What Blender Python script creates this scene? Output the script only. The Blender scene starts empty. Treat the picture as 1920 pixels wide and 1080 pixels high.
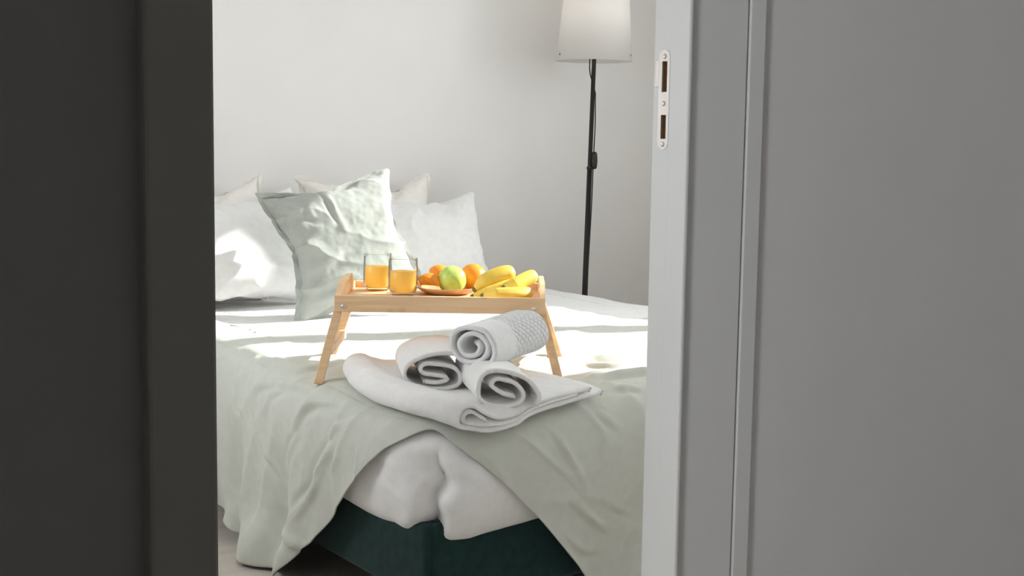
import bpy, bmesh, math, random
import numpy as np
from math import sin, cos, pi, radians, exp, sqrt
from mathutils import Vector, Matrix, noise

random.seed(7)
sc = bpy.context.scene
COL = sc.collection

# ------------------------------------------------------------------ camera, sky, sun, exposure
# World: X runs along the foot of the bed, Y from the doorway to the head wall, Z up; metres.
cam_d = bpy.data.cameras.new('camera')
cam = bpy.data.objects.new('camera', cam_d)
COL.objects.link(cam)
cam_d.sensor_width = 36.0
cam_d.lens = 2500.0 / 1920.0 * 36.0
cam_d.clip_start = 0.02
cam.matrix_world = (Matrix.Translation((0, 0, 1.06)) @ Matrix.Rotation(radians(-35), 4, 'Z')
                    @ Matrix.Rotation(radians(90 - 6.39), 4, 'X') @ Matrix.Rotation(radians(0.83), 4, 'Z'))
sc.camera = cam

world = bpy.data.worlds.new('sky')
sc.world = world
world.use_nodes = True
bg = world.node_tree.nodes['Background']
bg.inputs['Color'].default_value = (0.93, 0.965, 1.0, 1)
bg.inputs['Strength'].default_value = 6.2

SUN_AZ = Vector((0.962, -0.272, 0)).normalized()      # towards the sun, in plan
SUN_EL = radians(28)
sun_d = bpy.data.lights.new('sun', 'SUN')
sun_d.energy = 6.0
sun_d.angle = radians(0.6)
sun_d.color = (1.0, 0.975, 0.935)
sun = bpy.data.objects.new('sun', sun_d)
COL.objects.link(sun)
to_sun = SUN_AZ * cos(SUN_EL) + Vector((0, 0, sin(SUN_EL)))
sun.rotation_euler = to_sun.to_track_quat('Z', 'Y').to_euler()
sun.location = (6, 0, 4)

sc.view_settings.view_transform = 'Standard'
sc.view_settings.look = 'None'
sc.view_settings.gamma = 1.0
sc.view_settings.use_curve_mapping = False
sc.view_settings.exposure = 0.58
sc.cycles.max_bounces = 14
sc.cycles.diffuse_bounces = 8
sc.cycles.transparent_max_bounces = 16
sc.cycles.sample_clamp_indirect = 8.0

# ------------------------------------------------------------------ helpers
def tag(o, label=None, cat=None, group=None, kind=None):
    if label: o['label'] = label
    if cat: o['category'] = cat
    if group: o['group'] = group
    if kind: o['kind'] = kind
    return o

def empty(name, loc=(0, 0, 0), rotz=0.0):
    o = bpy.data.objects.new(name, None)
    o.empty_display_size = 0.05
    o.location = loc
    o.rotation_euler = (0, 0, rotz)
    COL.objects.link(o)
    return o

def mesh_obj(name, verts, faces, mat, parent=None, smooth=True):
    me = bpy.data.meshes.new(name)
    me.from_pydata([tuple(v) for v in verts], [], [tuple(f) for f in faces])
    me.validate()
    me.update()
    if mat is not None:
        me.materials.append(mat)
    if smooth:
        me.polygons.foreach_set('use_smooth', [True] * len(me.polygons))
    o = bpy.data.objects.new(name, me)
    COL.objects.link(o)
    if parent is not None:
        o.parent = parent
    return o

def bm_obj(name, bm, mat, parent=None, smooth=False):
    me = bpy.data.meshes.new(name)
    bmesh.ops.recalc_face_normals(bm, faces=bm.faces)
    bm.to_mesh(me)
    bm.free()
    if mat is not None:
        me.materials.append(mat)
    if smooth:
        me.polygons.foreach_set('use_smooth', [True] * len(me.polygons))
    o = bpy.data.objects.new(name, me)
    COL.objects.link(o)
    if parent is not None:
        o.parent = parent
    return o

def box(bm, x0, x1, y0, y1, z0, z1, bevel=0.0, seg=2):
    vs = [bm.verts.new((x, y, z)) for x in (x0, x1) for y in (y0, y1) for z in (z0, z1)]
    idx = [(0, 1, 3, 2), (4, 6, 7, 5), (0, 4, 5, 1), (2, 3, 7, 6), (0, 2, 6, 4), (1, 5, 7, 3)]
    fs = [bm.faces.new([vs[i] for i in f]) for f in idx]
    if bevel > 0:
        es = list({e for f in fs for e in f.edges})
        bmesh.ops.bevel(bm, geom=es, offset=bevel, segments=seg, profile=0.5, affect='EDGES')

def boxes_obj(name, lst, mat, parent=None, bevel=0.0, seg=2, smooth=False):
    bm = bmesh.new()
    for b in lst:
        box(bm, *b, bevel=bevel, seg=seg)
    return bm_obj(name, bm, mat, parent, smooth)

def lathe(profile, n=48, axis_caps=True):
    """profile: list of (r, z); r==0 makes a pole."""
    verts, faces, rings = [], [], []
    for r, z in profile:
        if r < 1e-6:
            rings.append([len(verts)]); verts.append((0, 0, z))
        else:
            base = len(verts)
            for i in range(n):
                a = 2 * pi * i / n
                verts.append((r * cos(a), r * sin(a), z))
            rings.append(list(range(base, base + n)))
    for a, b in zip(rings[:-1], rings[1:]):
        if len(a) == 1 and len(b) == 1: continue
        for i in range(n):
            j = (i + 1) % n
            if len(a) == 1: faces.append((a[0], b[j], b[i]))
            elif len(b) == 1: faces.append((a[i], a[j], b[0]))
            else: faces.append((a[i], a[j], b[j], b[i]))
    return verts, faces

def tube(points, radii, n=12, cap=True, shape=None):
    """sweep a round (or shaped) section along points."""
    pts = [Vector(p) for p in points]
    verts, faces, rings = [], [], []
    prev = None
    for i, p in enumerate(pts):
        t = (pts[min(i + 1, len(pts) - 1)] - pts[max(i - 1, 0)]).normalized()
        if prev is None:
            ref = Vector((0, 0, 1)) if abs(t.z) < 0.9 else Vector((1, 0, 0))
            u = t.cross(ref).normalized()
        else:
            u = (prev - t * prev.dot(t)).normalized()
        prev = u
        v = t.cross(u)
        r = radii[i] if hasattr(radii, '__len__') else radii
        ring = []
        for k in range(n):
            a = 2 * pi * k / n
            f = shape(a) if shape else 1.0
            ring.append(len(verts))
            verts.append(p + (u * cos(a) + v * sin(a)) * r * f)
        rings.append(ring)
    for a, b in zip(rings[:-1], rings[1:]):
        for k in range(n):
            j = (k + 1) % n
            faces.append((a[k], b[k], b[j], a[j]))
    if cap:
        faces.append(tuple(rings[0]))
        faces.append(tuple(reversed(rings[-1])))
    return verts, faces

def fbm(x, y, z=0.0, octv=3, seed=0.0):
    v, a, f = 0.0, 0.5, 1.0
    for _ in range(octv):
        v += a * noise.noise(Vector((x * f + seed * 13.1, y * f + seed * 7.7, z * f + seed * 3.3)))
        a *= 0.5; f *= 2.03
    return v

def smoothstep(a, b, x):
    t = min(max((x - a) / (b - a), 0.0), 1.0)
    return t * t * (3 - 2 * t)

def interp(x, xs, ys):
    return float(np.interp(x, xs, ys))

def grid_faces(nr, nc, closed=False):
    f = []
    for i in range(nr - 1):
        for j in range(nc - (0 if closed else 1)):
            k = (j + 1) % nc
            f.append((i * nc + j, i * nc + k, (i + 1) * nc + k, (i + 1) * nc + j))
    return f

def grid_normals(P):
    du = np.gradient(P, axis=0); dv = np.gradient(P, axis=1)
    n = np.cross(du, dv)
    l = np.linalg.norm(n, axis=2, keepdims=True)
    return n / np.maximum(l, 1e-9)

# ------------------------------------------------------------------ materials
def mat_new(name):
    m = bpy.data.materials.new(name)
    m.use_nodes = True
    nt = m.node_tree
    b = nt.nodes['Principled BSDF']
    return m, nt, b

def link(nt, a, b): nt.links.new(a, b)

def bump_noise(nt, b, scale, strength, detail=3.0, dist=0.002, coord='Object', stretch=None, kind='noise'):
    tc = nt.nodes.new('ShaderNodeTexCoord')
    src = tc.outputs[coord]
    if stretch:
        mp = nt.nodes.new('ShaderNodeMapping')
        mp.inputs['Scale'].default_value = stretch
        link(nt, src, mp.inputs['Vector']); src = mp.outputs['Vector']
    n = nt.nodes.new('ShaderNodeTexNoise')
    n.inputs['Scale'].default_value = scale
    n.inputs['Detail'].default_value = detail
    link(nt, src, n.inputs['Vector'])
    bp = nt.nodes.new('ShaderNodeBump')
    bp.inputs['Strength'].default_value = strength
    bp.inputs['Distance'].default_value = dist
    link(nt, n.outputs['Fac'], bp.inputs['Height'])
    link(nt, bp.outputs['Normal'], b.inputs['Normal'])
    return n, bp

def paint(name, col, rough=0.6, var=0.02, bump=0.08, scale=6.0):
    m, nt, b = mat_new(name)
    b.inputs['Roughness'].default_value = rough
    n, bp = bump_noise(nt, b, 220, bump, 2.0, 0.001)
    tc = nt.nodes.new('ShaderNodeTexCoord')
    n2 = nt.nodes.new('ShaderNodeTexNoise'); n2.inputs['Scale'].default_value = scale
    link(nt, tc.outputs['Object'], n2.inputs['Vector'])
    r = nt.nodes.new('ShaderNodeValToRGB')
    r.color_ramp.elements[0].color = tuple(c * (1 - var) for c in col) + (1,)
    r.color_ramp.elements[1].color = tuple(min(1, c * (1 + var)) for c in col) + (1,)
    link(nt, n2.outputs['Fac'], r.inputs['Fac'])
    link(nt, r.outputs['Color'], b.inputs['Base Color'])
    return m

def fabric(name, col, weave=900.0, wb=0.25, sheen=0.15, rough=0.9, translucent=0.0, fuzz=0.0, var=0.03):
    m, nt, b = mat_new(name)
    b.inputs['Roughness'].default_value = rough
    b.inputs['Specular IOR Level'].default_value = 0.15
    b.inputs['Sheen Weight'].default_value = sheen
    b.inputs['Sheen Roughness'].default_value = 0.5
    tc = nt.nodes.new('ShaderNodeTexCoord')
    n1 = nt.nodes.new('ShaderNodeTexNoise'); n1.inputs['Scale'].default_value = weave; n1.inputs['Detail'].default_value = 2
    n2 = nt.nodes.new('ShaderNodeTexNoise'); n2.inputs['Scale'].default_value = 45; n2.inputs['Detail'].default_value = 4
    link(nt, tc.outputs['Object'], n1.inputs['Vector']); link(nt, tc.outputs['Object'], n2.inputs['Vector'])
    ad = nt.nodes.new('ShaderNodeMath'); ad.operation = 'MULTIPLY_ADD'
    link(nt, n2.outputs['Fac'], ad.inputs[0]); ad.inputs[1].default_value = 0.6 + fuzz; link(nt, n1.outputs['Fac'], ad.inputs[2])
    bp = nt.nodes.new('ShaderNodeBump'); bp.inputs['Strength'].default_value = wb; bp.inputs['Distance'].default_value = 0.0015
    link(nt, ad.outputs[0], bp.inputs['Height']); link(nt, bp.outputs['Normal'], b.inputs['Normal'])
    r = nt.nodes.new('ShaderNodeValToRGB')
    r.color_ramp.elements[0].position = 0.3; r.color_ramp.elements[1].position = 0.7
    r.color_ramp.elements[0].color = tuple(c * (1 - var) for c in col) + (1,)
    r.color_ramp.elements[1].color = tuple(min(1, c * (1 + var)) for c in col) + (1,)
    link(nt, n2.outputs['Fac'], r.inputs['Fac']); link(nt, r.outputs['Color'], b.inputs['Base Color'])
    if translucent > 0:
        tr = nt.nodes.new('ShaderNodeBsdfTranslucent'); tr.inputs['Color'].default_value = col + (1,)
        mx = nt.nodes.new('ShaderNodeMixShader'); mx.inputs['Fac'].default_value = translucent
        out = nt.nodes['Material Output']
        link(nt, b.outputs[0], mx.inputs[1]); link(nt, tr.outputs[0], mx.inputs[2]); link(nt, mx.outputs[0], out.inputs['Surface'])
    return m

def plain(name, col, rough=0.5, metal=0.0, spec=0.5):
    m, nt, b = mat_new(name)
    b.inputs['Roughness'].default_value = rough
    b.inputs['Metallic'].default_value = metal
    b.inputs['Specular IOR Level'].default_value = spec
    tc = nt.nodes.new('ShaderNodeTexCoord')
    n = nt.nodes.new('ShaderNodeTexNoise'); n.inputs['Scale'].default_value = 30
    link(nt, tc.outputs['Object'], n.inputs['Vector'])
    r = nt.nodes.new('ShaderNodeValToRGB')
    r.color_ramp.elements[0].color = tuple(c * 0.93 for c in col) + (1,)
    r.color_ramp.elements[1].color = tuple(min(1, c * 1.05) for c in col) + (1,)
    link(nt, n.outputs['Fac'], r.inputs['Fac']); link(nt, r.outputs['Color'], b.inputs['Base Color'])
    return m

def wood(name, c0, c1, stretch=(6, 90, 90), rough=0.45, knots=True):
    m, nt, b = mat_new(name)
    b.inputs['Roughness'].default_value = rough
    tc = nt.nodes.new('ShaderNodeTexCoord')
    mp = nt.nodes.new('ShaderNodeMapping'); mp.inputs['Scale'].default_value = stretch
    link(nt, tc.outputs['Object'], mp.inputs['Vector'])
    n = nt.nodes.new('ShaderNodeTexNoise'); n.inputs['Scale'].default_value = 1.0; n.inputs['Detail'].default_value = 5
    n.inputs['Distortion'].default_value = 0.6
    link(nt, mp.outputs['Vector'], n.inputs['Vector'])
    r = nt.nodes.new('ShaderNodeValToRGB')
    r.color_ramp.elements[0].position = 0.3; r.color_ramp.elements[1].position = 0.7
    r.color_ramp.elements[0].color = c0 + (1,); r.color_ramp.elements[1].color = c1 + (1,)
    link(nt, n.outputs['Fac'], r.inputs['Fac'])
    # darker bamboo nodes and knots
    n2 = nt.nodes.new('ShaderNodeTexNoise'); n2.inputs['Scale'].default_value = 17.0; n2.inputs['Detail'].default_value = 1
    link(nt, tc.outputs['Object'], n2.inputs['Vector'])
    r2 = nt.nodes.new('ShaderNodeValToRGB')
    r2.color_ramp.elements[0].position = 0.64; r2.color_ramp.elements[1].position = 0.75
    r2.color_ramp.elements[0].color = (1, 1, 1, 1); r2.color_ramp.elements[1].color = (0.80, 0.70, 0.60, 1) if knots else (0.98, 0.97, 0.96, 1)
    link(nt, n2.outputs['Fac'], r2.inputs['Fac'])
    mx = nt.nodes.new('ShaderNodeMix'); mx.data_type = 'RGBA'; mx.blend_type = 'MULTIPLY'; mx.inputs[0].default_value = 1
    link(nt, r.outputs['Color'], mx.inputs[6]); link(nt, r2.outputs['Color'], mx.inputs[7])
    link(nt, mx.outputs[2], b.inputs['Base Color'])
    bp = nt.nodes.new('ShaderNodeBump'); bp.inputs['Strength'].default_value = 0.08; bp.inputs['Distance'].default_value = 0.001
    link(nt, n.outputs['Fac'], bp.inputs['Height']); link(nt, bp.outputs['Normal'], b.inputs['Normal'])
    return m

M = {}
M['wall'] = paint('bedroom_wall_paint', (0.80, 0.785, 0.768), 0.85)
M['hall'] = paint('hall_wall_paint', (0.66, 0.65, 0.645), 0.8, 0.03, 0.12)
M['ceiling'] = paint('ceiling_paint', (0.85, 0.85, 0.84), 0.9)
M['dark'] = paint('dark_partition_wall', (0.27, 0.268, 0.265), 0.7, 0.03, 0.1)  # partition and its trim: base colour much darker than the other hall walls
M['dark_trim'] = paint('dark_partition_trim', (0.29, 0.287, 0.268), 0.5, 0.02, 0.05)
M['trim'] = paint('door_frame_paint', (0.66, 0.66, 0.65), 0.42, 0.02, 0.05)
M['floor'] = wood('floor_laminate', (0.55, 0.49, 0.43), (0.64, 0.58, 0.52), (3, 20, 20), 0.4, False)
M['white'] = fabric('white_cotton', (0.83, 0.825, 0.815), 700, 0.15, 0.1)
M['cream'] = fabric('cream_cotton', (0.83, 0.80, 0.755), 700, 0.15, 0.1)
M['sage'] = fabric('sage_linen', (0.40, 0.42, 0.385), 600, 0.3, 0.2)
M['throw'] = fabric('sage_throw_cotton', (0.56, 0.575, 0.52), 600, 0.25, 0.15)
def terry(name, col, waffle):
    m = fabric(name, col, 420, 0.9, 0.4, 0.95, 0.0, 0.5)
    nt = m.node_tree; b = nt.nodes['Principled BSDF']
    bp = [n for n in nt.nodes if n.type == 'BUMP'][0]
    uv = nt.nodes.new('ShaderNodeUVMap'); uv.uv_map = 'cloth'
    sp_ = nt.nodes.new('ShaderNodeSeparateXYZ'); link(nt, uv.outputs[0], sp_.inputs[0])
    def mth(op, a, b_=None):
        q = nt.nodes.new('ShaderNodeMath'); q.operation = op
        for i_, v_ in enumerate((a, b_)):
            if v_ is None: continue
            if isinstance(v_, (int, float)): q.inputs[i_].default_value = v_
            else: link(nt, v_, q.inputs[i_])
        return q.outputs[0]
    v = sp_.outputs[1]; u = sp_.outputs[0]
    # woven border: two fine grooves across the towel
    g = None
    for c in ((0.052, 0.060) if not waffle else (0.045, 0.065, 0.078)):
        d = mth('ABSOLUTE', mth('SUBTRACT', v, c))
        k = mth('LESS_THAN', d, 0.0016)
        g = k if g is None else mth('ADD', g, k)
    h = mth('MULTIPLY', g, -1.0)
    if waffle:
        w = mth('MULTIPLY', mth('ABSOLUTE', mth('SINE', mth('MULTIPLY', mth('ADD', u, v), 190.0))), mth('ABSOLUTE', mth('SINE', mth('MULTIPLY', mth('SUBTRACT', u, v), 190.0))))
        h = mth('ADD', h, mth('MULTIPLY', w, mth('GREATER_THAN', v, 0.088)))
    b2 = nt.nodes.new('ShaderNodeBump'); b2.inputs['Strength'].default_value = 1.0; b2.inputs['Distance'].default_value = 0.004
    link(nt, h, b2.inputs['Height']); link(nt, bp.outputs[0], b2.inputs['Normal']); link(nt, b2.outputs[0], b.inputs['Normal'])
    return m
M['terry'] = terry('white_terry', (0.85, 0.84, 0.83), False)
M['terry_grey'] = terry('pale_waffle_terry', (0.80, 0.80, 0.80), True)
M['velvet'] = fabric('green_velvet', (0.010, 0.032, 0.030), 300, 0.3, 0.12, 0.85, var=0.2)
M['plinth'] = plain('dark_plinth', (0.03, 0.025, 0.02), 0.7)
M['wood'] = wood('pine_tray_wood', (0.79, 0.515, 0.285), (0.88, 0.63, 0.385))
M['wood_dark'] = wood('acacia_plate_wood', (0.55, 0.31, 0.15), (0.68, 0.42, 0.22), (30, 8, 30))
M['pocket'] = wood('raw_wood_pocket', (0.16, 0.08, 0.035), (0.24, 0.13, 0.06))
M['black'] = plain('black_metal', (0.012, 0.011, 0.010), 0.45)
M['steel'] = plain('steel', (0.62, 0.60, 0.57), 0.38, 1.0)
M['bolt'] = plain('bolt_steel', (0.75, 0.75, 0.75), 0.3, 1.0)
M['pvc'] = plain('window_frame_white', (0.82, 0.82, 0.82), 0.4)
M['plate_metal'] = plain('strike_plate_metal', (0.70, 0.66, 0.62), 0.45, 0.6)

# ------------------------------------------------------------------ the rooms
XL, XR, YF, YH, ZC = 0.44, 3.85, 1.558, 4.36, 2.55     # bedroom: left, right, foot (door) wall, head wall, ceiling
YD = 1.500                                           # hall side of the door wall
JX0, JX1, DH = 0.50, 1.349, 2.06                     # doorway
T = 0.12
HX0, HX1, HY0 = -0.20, 2.70, -1.3                    # hall
WY0, WY1, WZ0, WZ1 = 1.86, 3.375, 1.16, 2.02          # bedroom window opening

def struct(name, lst, mat, **k):
    return tag(boxes_obj(name, lst, mat, **k), kind='structure')

tag(struct('floor', [(HX0 - T, XR + T, HY0 - T, YH + T, -0.1, 0.0)], M['floor']), 'pale beige laminate floor under the bed', None)
struct('ceiling', [(HX0 - T, XR + T, HY0 - T, YH + T, ZC, ZC + 0.1)], M['ceiling'])
struct('wall_head', [(XL - T, XR + T, YH, YH + T, 0, ZC)], M['wall'])
VY0, VY1, VZ0, VZ1 = 2.78, 3.38, 0.70, 1.60          # unseen window added in the left wall to brighten the bed's side
struct('wall_left', [(XL - T, XL, YF, VY0, 0, ZC), (XL - T, XL, VY1, YH, 0, ZC),
                     (XL - T, XL, VY0, VY1, 0, VZ0), (XL - T, XL, VY0, VY1, VZ1, ZC)], M['wall'])
struct('wall_right', [(XR, XR + T, YD, WY0, 0, ZC), (XR, XR + T, WY1, YH, 0, ZC),
                      (XR, XR + T, WY0, WY1, 0, WZ0), (XR, XR + T, WY0, WY1, WZ1, ZC)], M['wall'])
struct('wall_foot', [(XL - T, JX0 - 0.02, YD + 0.03, YF, 0, ZC), (JX1 + 0.02, XR, YD + 0.03, YF, 0, ZC),
                     (JX0 - 0.02, JX1 + 0.02, YD + 0.03, YF, DH + 0.02, ZC)], M['wall'])
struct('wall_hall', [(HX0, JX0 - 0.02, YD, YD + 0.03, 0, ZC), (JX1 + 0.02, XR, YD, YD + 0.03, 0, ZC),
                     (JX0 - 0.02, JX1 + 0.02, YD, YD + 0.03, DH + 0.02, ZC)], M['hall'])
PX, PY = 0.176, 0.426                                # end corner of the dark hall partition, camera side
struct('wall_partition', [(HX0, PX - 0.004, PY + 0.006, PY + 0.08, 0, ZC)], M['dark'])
HW = 0.06                                            # end wall of the passage behind the partition, unseen window added for hall light
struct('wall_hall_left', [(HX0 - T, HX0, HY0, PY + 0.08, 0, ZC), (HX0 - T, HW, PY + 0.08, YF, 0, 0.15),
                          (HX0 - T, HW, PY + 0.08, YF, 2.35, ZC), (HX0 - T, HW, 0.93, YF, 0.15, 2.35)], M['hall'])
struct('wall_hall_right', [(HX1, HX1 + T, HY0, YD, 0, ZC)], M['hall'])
struct('wall_hall_back', [(HX0 - T, HX1 + T, HY0 - T, HY0, 0, ZC)], M['hall'])
# architrave on the end of the partition
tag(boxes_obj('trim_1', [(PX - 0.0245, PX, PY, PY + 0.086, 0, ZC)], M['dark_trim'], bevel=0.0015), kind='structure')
struct('baseboard_head', [(XL, XR, YH - 0.014, YH, 0, 0.08)], M['trim'])

# bedroom window: frame, meeting stile, panes
w1 = empty('window_1', (XR + 0.05, (WY0 + WY1) / 2, WZ0))
tag(w1, 'white framed bedroom window with two tall panes', kind='structure')
def wpart(name, lst, mat):
    o = boxes_obj(name, lst, mat, w1, bevel=0.002)
    o.matrix_parent_inverse = Matrix.Translation(w1.location).inverted()
    return o
BY = 2.58                                            # meeting stile of the two sashes
fx0, fx1 = XR + 0.02, XR + 0.075
e = 0.02
wpart('frame', [(fx0, fx1, WY0 - e, WY0 + 0.03, WZ0 - e, WZ1 + e), (fx0, fx1, WY1 - 0.03, WY1 + e, WZ0 - e, WZ1 + e),
                (fx0, fx1, WY0, WY1, WZ0 - e, WZ0 + 0.03), (fx0, fx1, WY0, WY1, WZ1 - 0.03, WZ1 + e)], M['pvc'])
wpart('stile', [(fx0, fx1, BY - 0.05, BY + 0.05, WZ0, WZ1)], M['pvc'])
struct('trim_2', [(XR - 0.03, XR + 0.02, WY0 - 0.04, WY1 + 0.04, WZ0 - 0.03, WZ0)], M['pvc'])

def glass_mat(name, tint=(1, 1, 1), ior=1.45, gl=1.0):
    m, nt, b = mat_new(name)
    nt.nodes.remove(b)
    tr = nt.nodes.new('ShaderNodeBsdfTransparent'); tr.inputs['Color'].default_value = tint + (1,)
    gs = nt.nodes.new('ShaderNodeBsdfGlossy'); gs.inputs['Roughness'].default_value = 0.03
    fr = nt.nodes.new('ShaderNodeFresnel'); fr.inputs['IOR'].default_value = ior
    ml = nt.nodes.new('ShaderNodeMath'); ml.operation = 'MULTIPLY'; ml.inputs[1].default_value = gl
    mx = nt.nodes.new('ShaderNodeMixShader')
    link(nt, fr.outputs[0], ml.inputs[0]); link(nt, ml.outputs[0], mx.inputs['Fac'])
    link(nt, tr.outputs[0], mx.inputs[1]); link(nt, gs.outputs[0], mx.inputs[2])
    link(nt, mx.outputs[0], nt.nodes['Material Output'].inputs['Surface'])
    return m
M['pane'] = glass_mat('window_glass', (0.99, 1, 1), 1.3, 0.6)
M['glass'] = glass_mat('tumbler_glass', (0.975, 0.98, 0.975), 1.10, 0.8)
for a, b_ in ((WY0 + 0.03, BY - 0.05), (BY + 0.05, WY1 - 0.03)):
    wpart('pane', [(fx0 + 0.02, fx0 + 0.024, a, b_, WZ0 + 0.03, WZ1 - 0.03)], M['pane'])

def portal(name, loc, rot, sx, sy):
    l = bpy.data.lights.new(name, 'AREA'); l.shape = 'RECTANGLE'; l.size = sx; l.size_y = sy
    l.cycles.is_portal = True
    o = bpy.data.objects.new(name, l); COL.objects.link(o); o.location = loc; o.rotation_euler = rot
portal('bedroom_window_portal', (XR + 0.10, (WY0 + WY1) / 2, (WZ0 + WZ1) / 2), (0, radians(90), 0), WZ1 - WZ0, WY1 - WY0)
w2 = tag(empty('added_window', (XL - 0.06, (VY0 + VY1) / 2, VZ0)), 'added fill window with a white frame in the left bedroom wall, out of view', kind='structure')
gx0, gx1 = XL - 0.09, XL - 0.04
for nm, lst in (('frame', [(gx0, gx1, VY0 - e, VY0 + 0.05, VZ0 - e, VZ1 + e), (gx0, gx1, VY1 - 0.05, VY1 + e, VZ0 - e, VZ1 + e),
                           (gx0, gx1, VY0, VY1, VZ0 - e, VZ0 + 0.05), (gx0, gx1, VY0, VY1, VZ1 - 0.05, VZ1 + e)]),
                ('stile', [(gx0, gx1, 3.05, 3.11, VZ0, VZ1)])):
    o = boxes_obj(nm, lst, M['pvc'], w2, bevel=0.002)
    o.matrix_parent_inverse = Matrix.Translation(w2.location).inverted()
portal('added_left_window_portal', (XL - 0.11, (VY0 + VY1) / 2, (VZ0 + VZ1) / 2), (0, radians(-90), 0), VZ1 - VZ0, VY1 - VY0)
portal('added_hall_window_portal', (HX0 - T - 0.01, (PY + 0.08 + 0.93) / 2, 1.25), (0, radians(-90), 0), 2.2, 0.43)

# ------------------------------------------------------------------ door frame with strike plate
d1 = tag(empty('door_1', (JX1, YD, 0)), 'white painted door frame with a metal strike plate', kind='structure')
def dpart(name, o, lab=None):
    o.parent = d1
    o.matrix_parent_inverse = Matrix.Translation(d1.location).inverted()
    if lab: o['label'] = lab
    return o
# heights of the lock pockets
ZA0, ZA1, ZB0, ZB1 = 1.133, 1.179, 1.063, 1.099
ZP0, ZP1 = 1.047, 1.196
YP0, YP1 = 1.527, 1.5385                               # pocket extents in Y
YS = 1.519                                            # hall edge of the rebate
jl = []
for z0, z1 in ((0, ZB0), (ZB1, ZA0), (ZA1, DH)):
    jl.append((JX1, JX1 + 0.035, YS - 0.02, YF, z0, z1))
for z0, z1 in ((ZB0, ZB1), (ZA0, ZA1)):
    jl += [(JX1, JX1 + 0.035, YS - 0.02, YP0, z0, z1), (JX1, JX1 + 0.035, YP1, YF, z0, z1)]
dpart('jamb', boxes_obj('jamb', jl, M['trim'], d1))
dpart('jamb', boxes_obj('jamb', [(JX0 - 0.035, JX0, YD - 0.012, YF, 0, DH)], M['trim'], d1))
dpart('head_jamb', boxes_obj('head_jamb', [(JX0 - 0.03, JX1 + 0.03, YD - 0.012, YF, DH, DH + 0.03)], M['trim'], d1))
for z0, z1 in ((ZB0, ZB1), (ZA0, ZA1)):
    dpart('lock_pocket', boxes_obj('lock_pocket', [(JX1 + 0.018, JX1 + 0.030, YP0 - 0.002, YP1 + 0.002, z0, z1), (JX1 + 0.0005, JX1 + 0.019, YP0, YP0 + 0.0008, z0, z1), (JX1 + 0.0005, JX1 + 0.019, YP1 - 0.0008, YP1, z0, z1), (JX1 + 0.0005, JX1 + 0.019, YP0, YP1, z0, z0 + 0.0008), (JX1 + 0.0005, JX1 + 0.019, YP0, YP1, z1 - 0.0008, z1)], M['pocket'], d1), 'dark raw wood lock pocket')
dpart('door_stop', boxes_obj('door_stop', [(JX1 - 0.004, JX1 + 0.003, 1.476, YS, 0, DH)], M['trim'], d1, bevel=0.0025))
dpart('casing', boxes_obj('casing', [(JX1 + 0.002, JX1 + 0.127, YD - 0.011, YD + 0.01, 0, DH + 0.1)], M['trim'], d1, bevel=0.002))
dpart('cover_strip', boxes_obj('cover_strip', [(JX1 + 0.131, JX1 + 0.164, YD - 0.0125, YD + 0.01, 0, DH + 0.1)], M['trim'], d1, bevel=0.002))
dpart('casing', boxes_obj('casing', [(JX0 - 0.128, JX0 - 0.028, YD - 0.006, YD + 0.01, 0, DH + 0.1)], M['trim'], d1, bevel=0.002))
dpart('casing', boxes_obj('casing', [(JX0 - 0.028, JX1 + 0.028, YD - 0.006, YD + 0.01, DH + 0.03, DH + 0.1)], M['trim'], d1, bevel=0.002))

# strike plate in the Y-Z plane with two openings and a lip on the bedroom side
def strike():
    x0, x1 = JX1 - 0.0015, JX1 + 0.0005
    ya, yb = 1.5215, 1.5455
    yc = (ya + yb) / 2; r = (yb - ya) / 2
    bm = bmesh.new()
    ring = []
    for k in range(13):
        a = pi * k / 12
        ring.append((yc + r * cos(a), ZP1 - r + r * sin(a)))
    for k in range(13):
        a = pi + pi * k / 12
        ring.append((yc + r * cos(a), ZP0 + r + r * sin(a)))
    outer = [bm.verts.new((x0, y, z)) for y, z in ring]
    holes = []
    for z0, z1 in ((ZB0, ZB1), (ZA0, ZA1)):
        holes.append([bm.verts.new((x0, y, z)) for y, z in ((YP0, z0), (YP1, z0), (YP1, z1), (YP0, z1))])
    es = []
    for loop in [outer] + holes:
        for i in range(len(loop)):
            es.append(bm.edges.new((loop[i], loop[(i + 1) % len(loop)])))
    res = bmesh.ops.triangle_fill(bm, use_beauty=True, edges=es)
    fs = [g for g in res['geom'] if isinstance(g, bmesh.types.BMFace)]
    kill = [f for f in fs if any(z0 < f.calc_center_median().z < z1 and YP0 < f.calc_center_median().y < YP1 for z0, z1 in ((ZB0, ZB1), (ZA0, ZA1)))]
    if kill: bmesh.ops.delete(bm, geom=kill, context='FACES')
    ext = bmesh.ops.extrude_face_region(bm, geom=list(bm.faces))
    bmesh.ops.translate(bm, vec=(x1 - x0, 0, 0), verts=[g for g in ext['geom'] if isinstance(g, bmesh.types.BMVert)])
    return bm
sp = dpart('strike_plate', bm_obj('strike_plate', strike(), M['plate_metal'], d1), 'brushed metal strike plate with two openings')
bm = bmesh.new(); box(bm, JX1 - 0.0015, JX1 + 0.0005, 1.5445, 1.5535, ZA0 + 0.008, ZA1 + 0.002, 0.0006)
lip = bm_obj('lip', bm, M['plate_metal'], sp)
for z in (ZP1 - 0.010, (ZA0 + ZB1) / 2, ZP0 + 0.008):
    v, f = lathe([(0, 0.0012), (0.0012, 0.0005), (0.0032, 0.0012), (0.004, 0.0), (0, -0.001)], 16)
    v = [(JX1 - 0.0016 - p[2], 1.5335 + p[0], z + p[1]) for p in v]
    mesh_obj('screw', v, f, M['steel'], sp)

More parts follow.
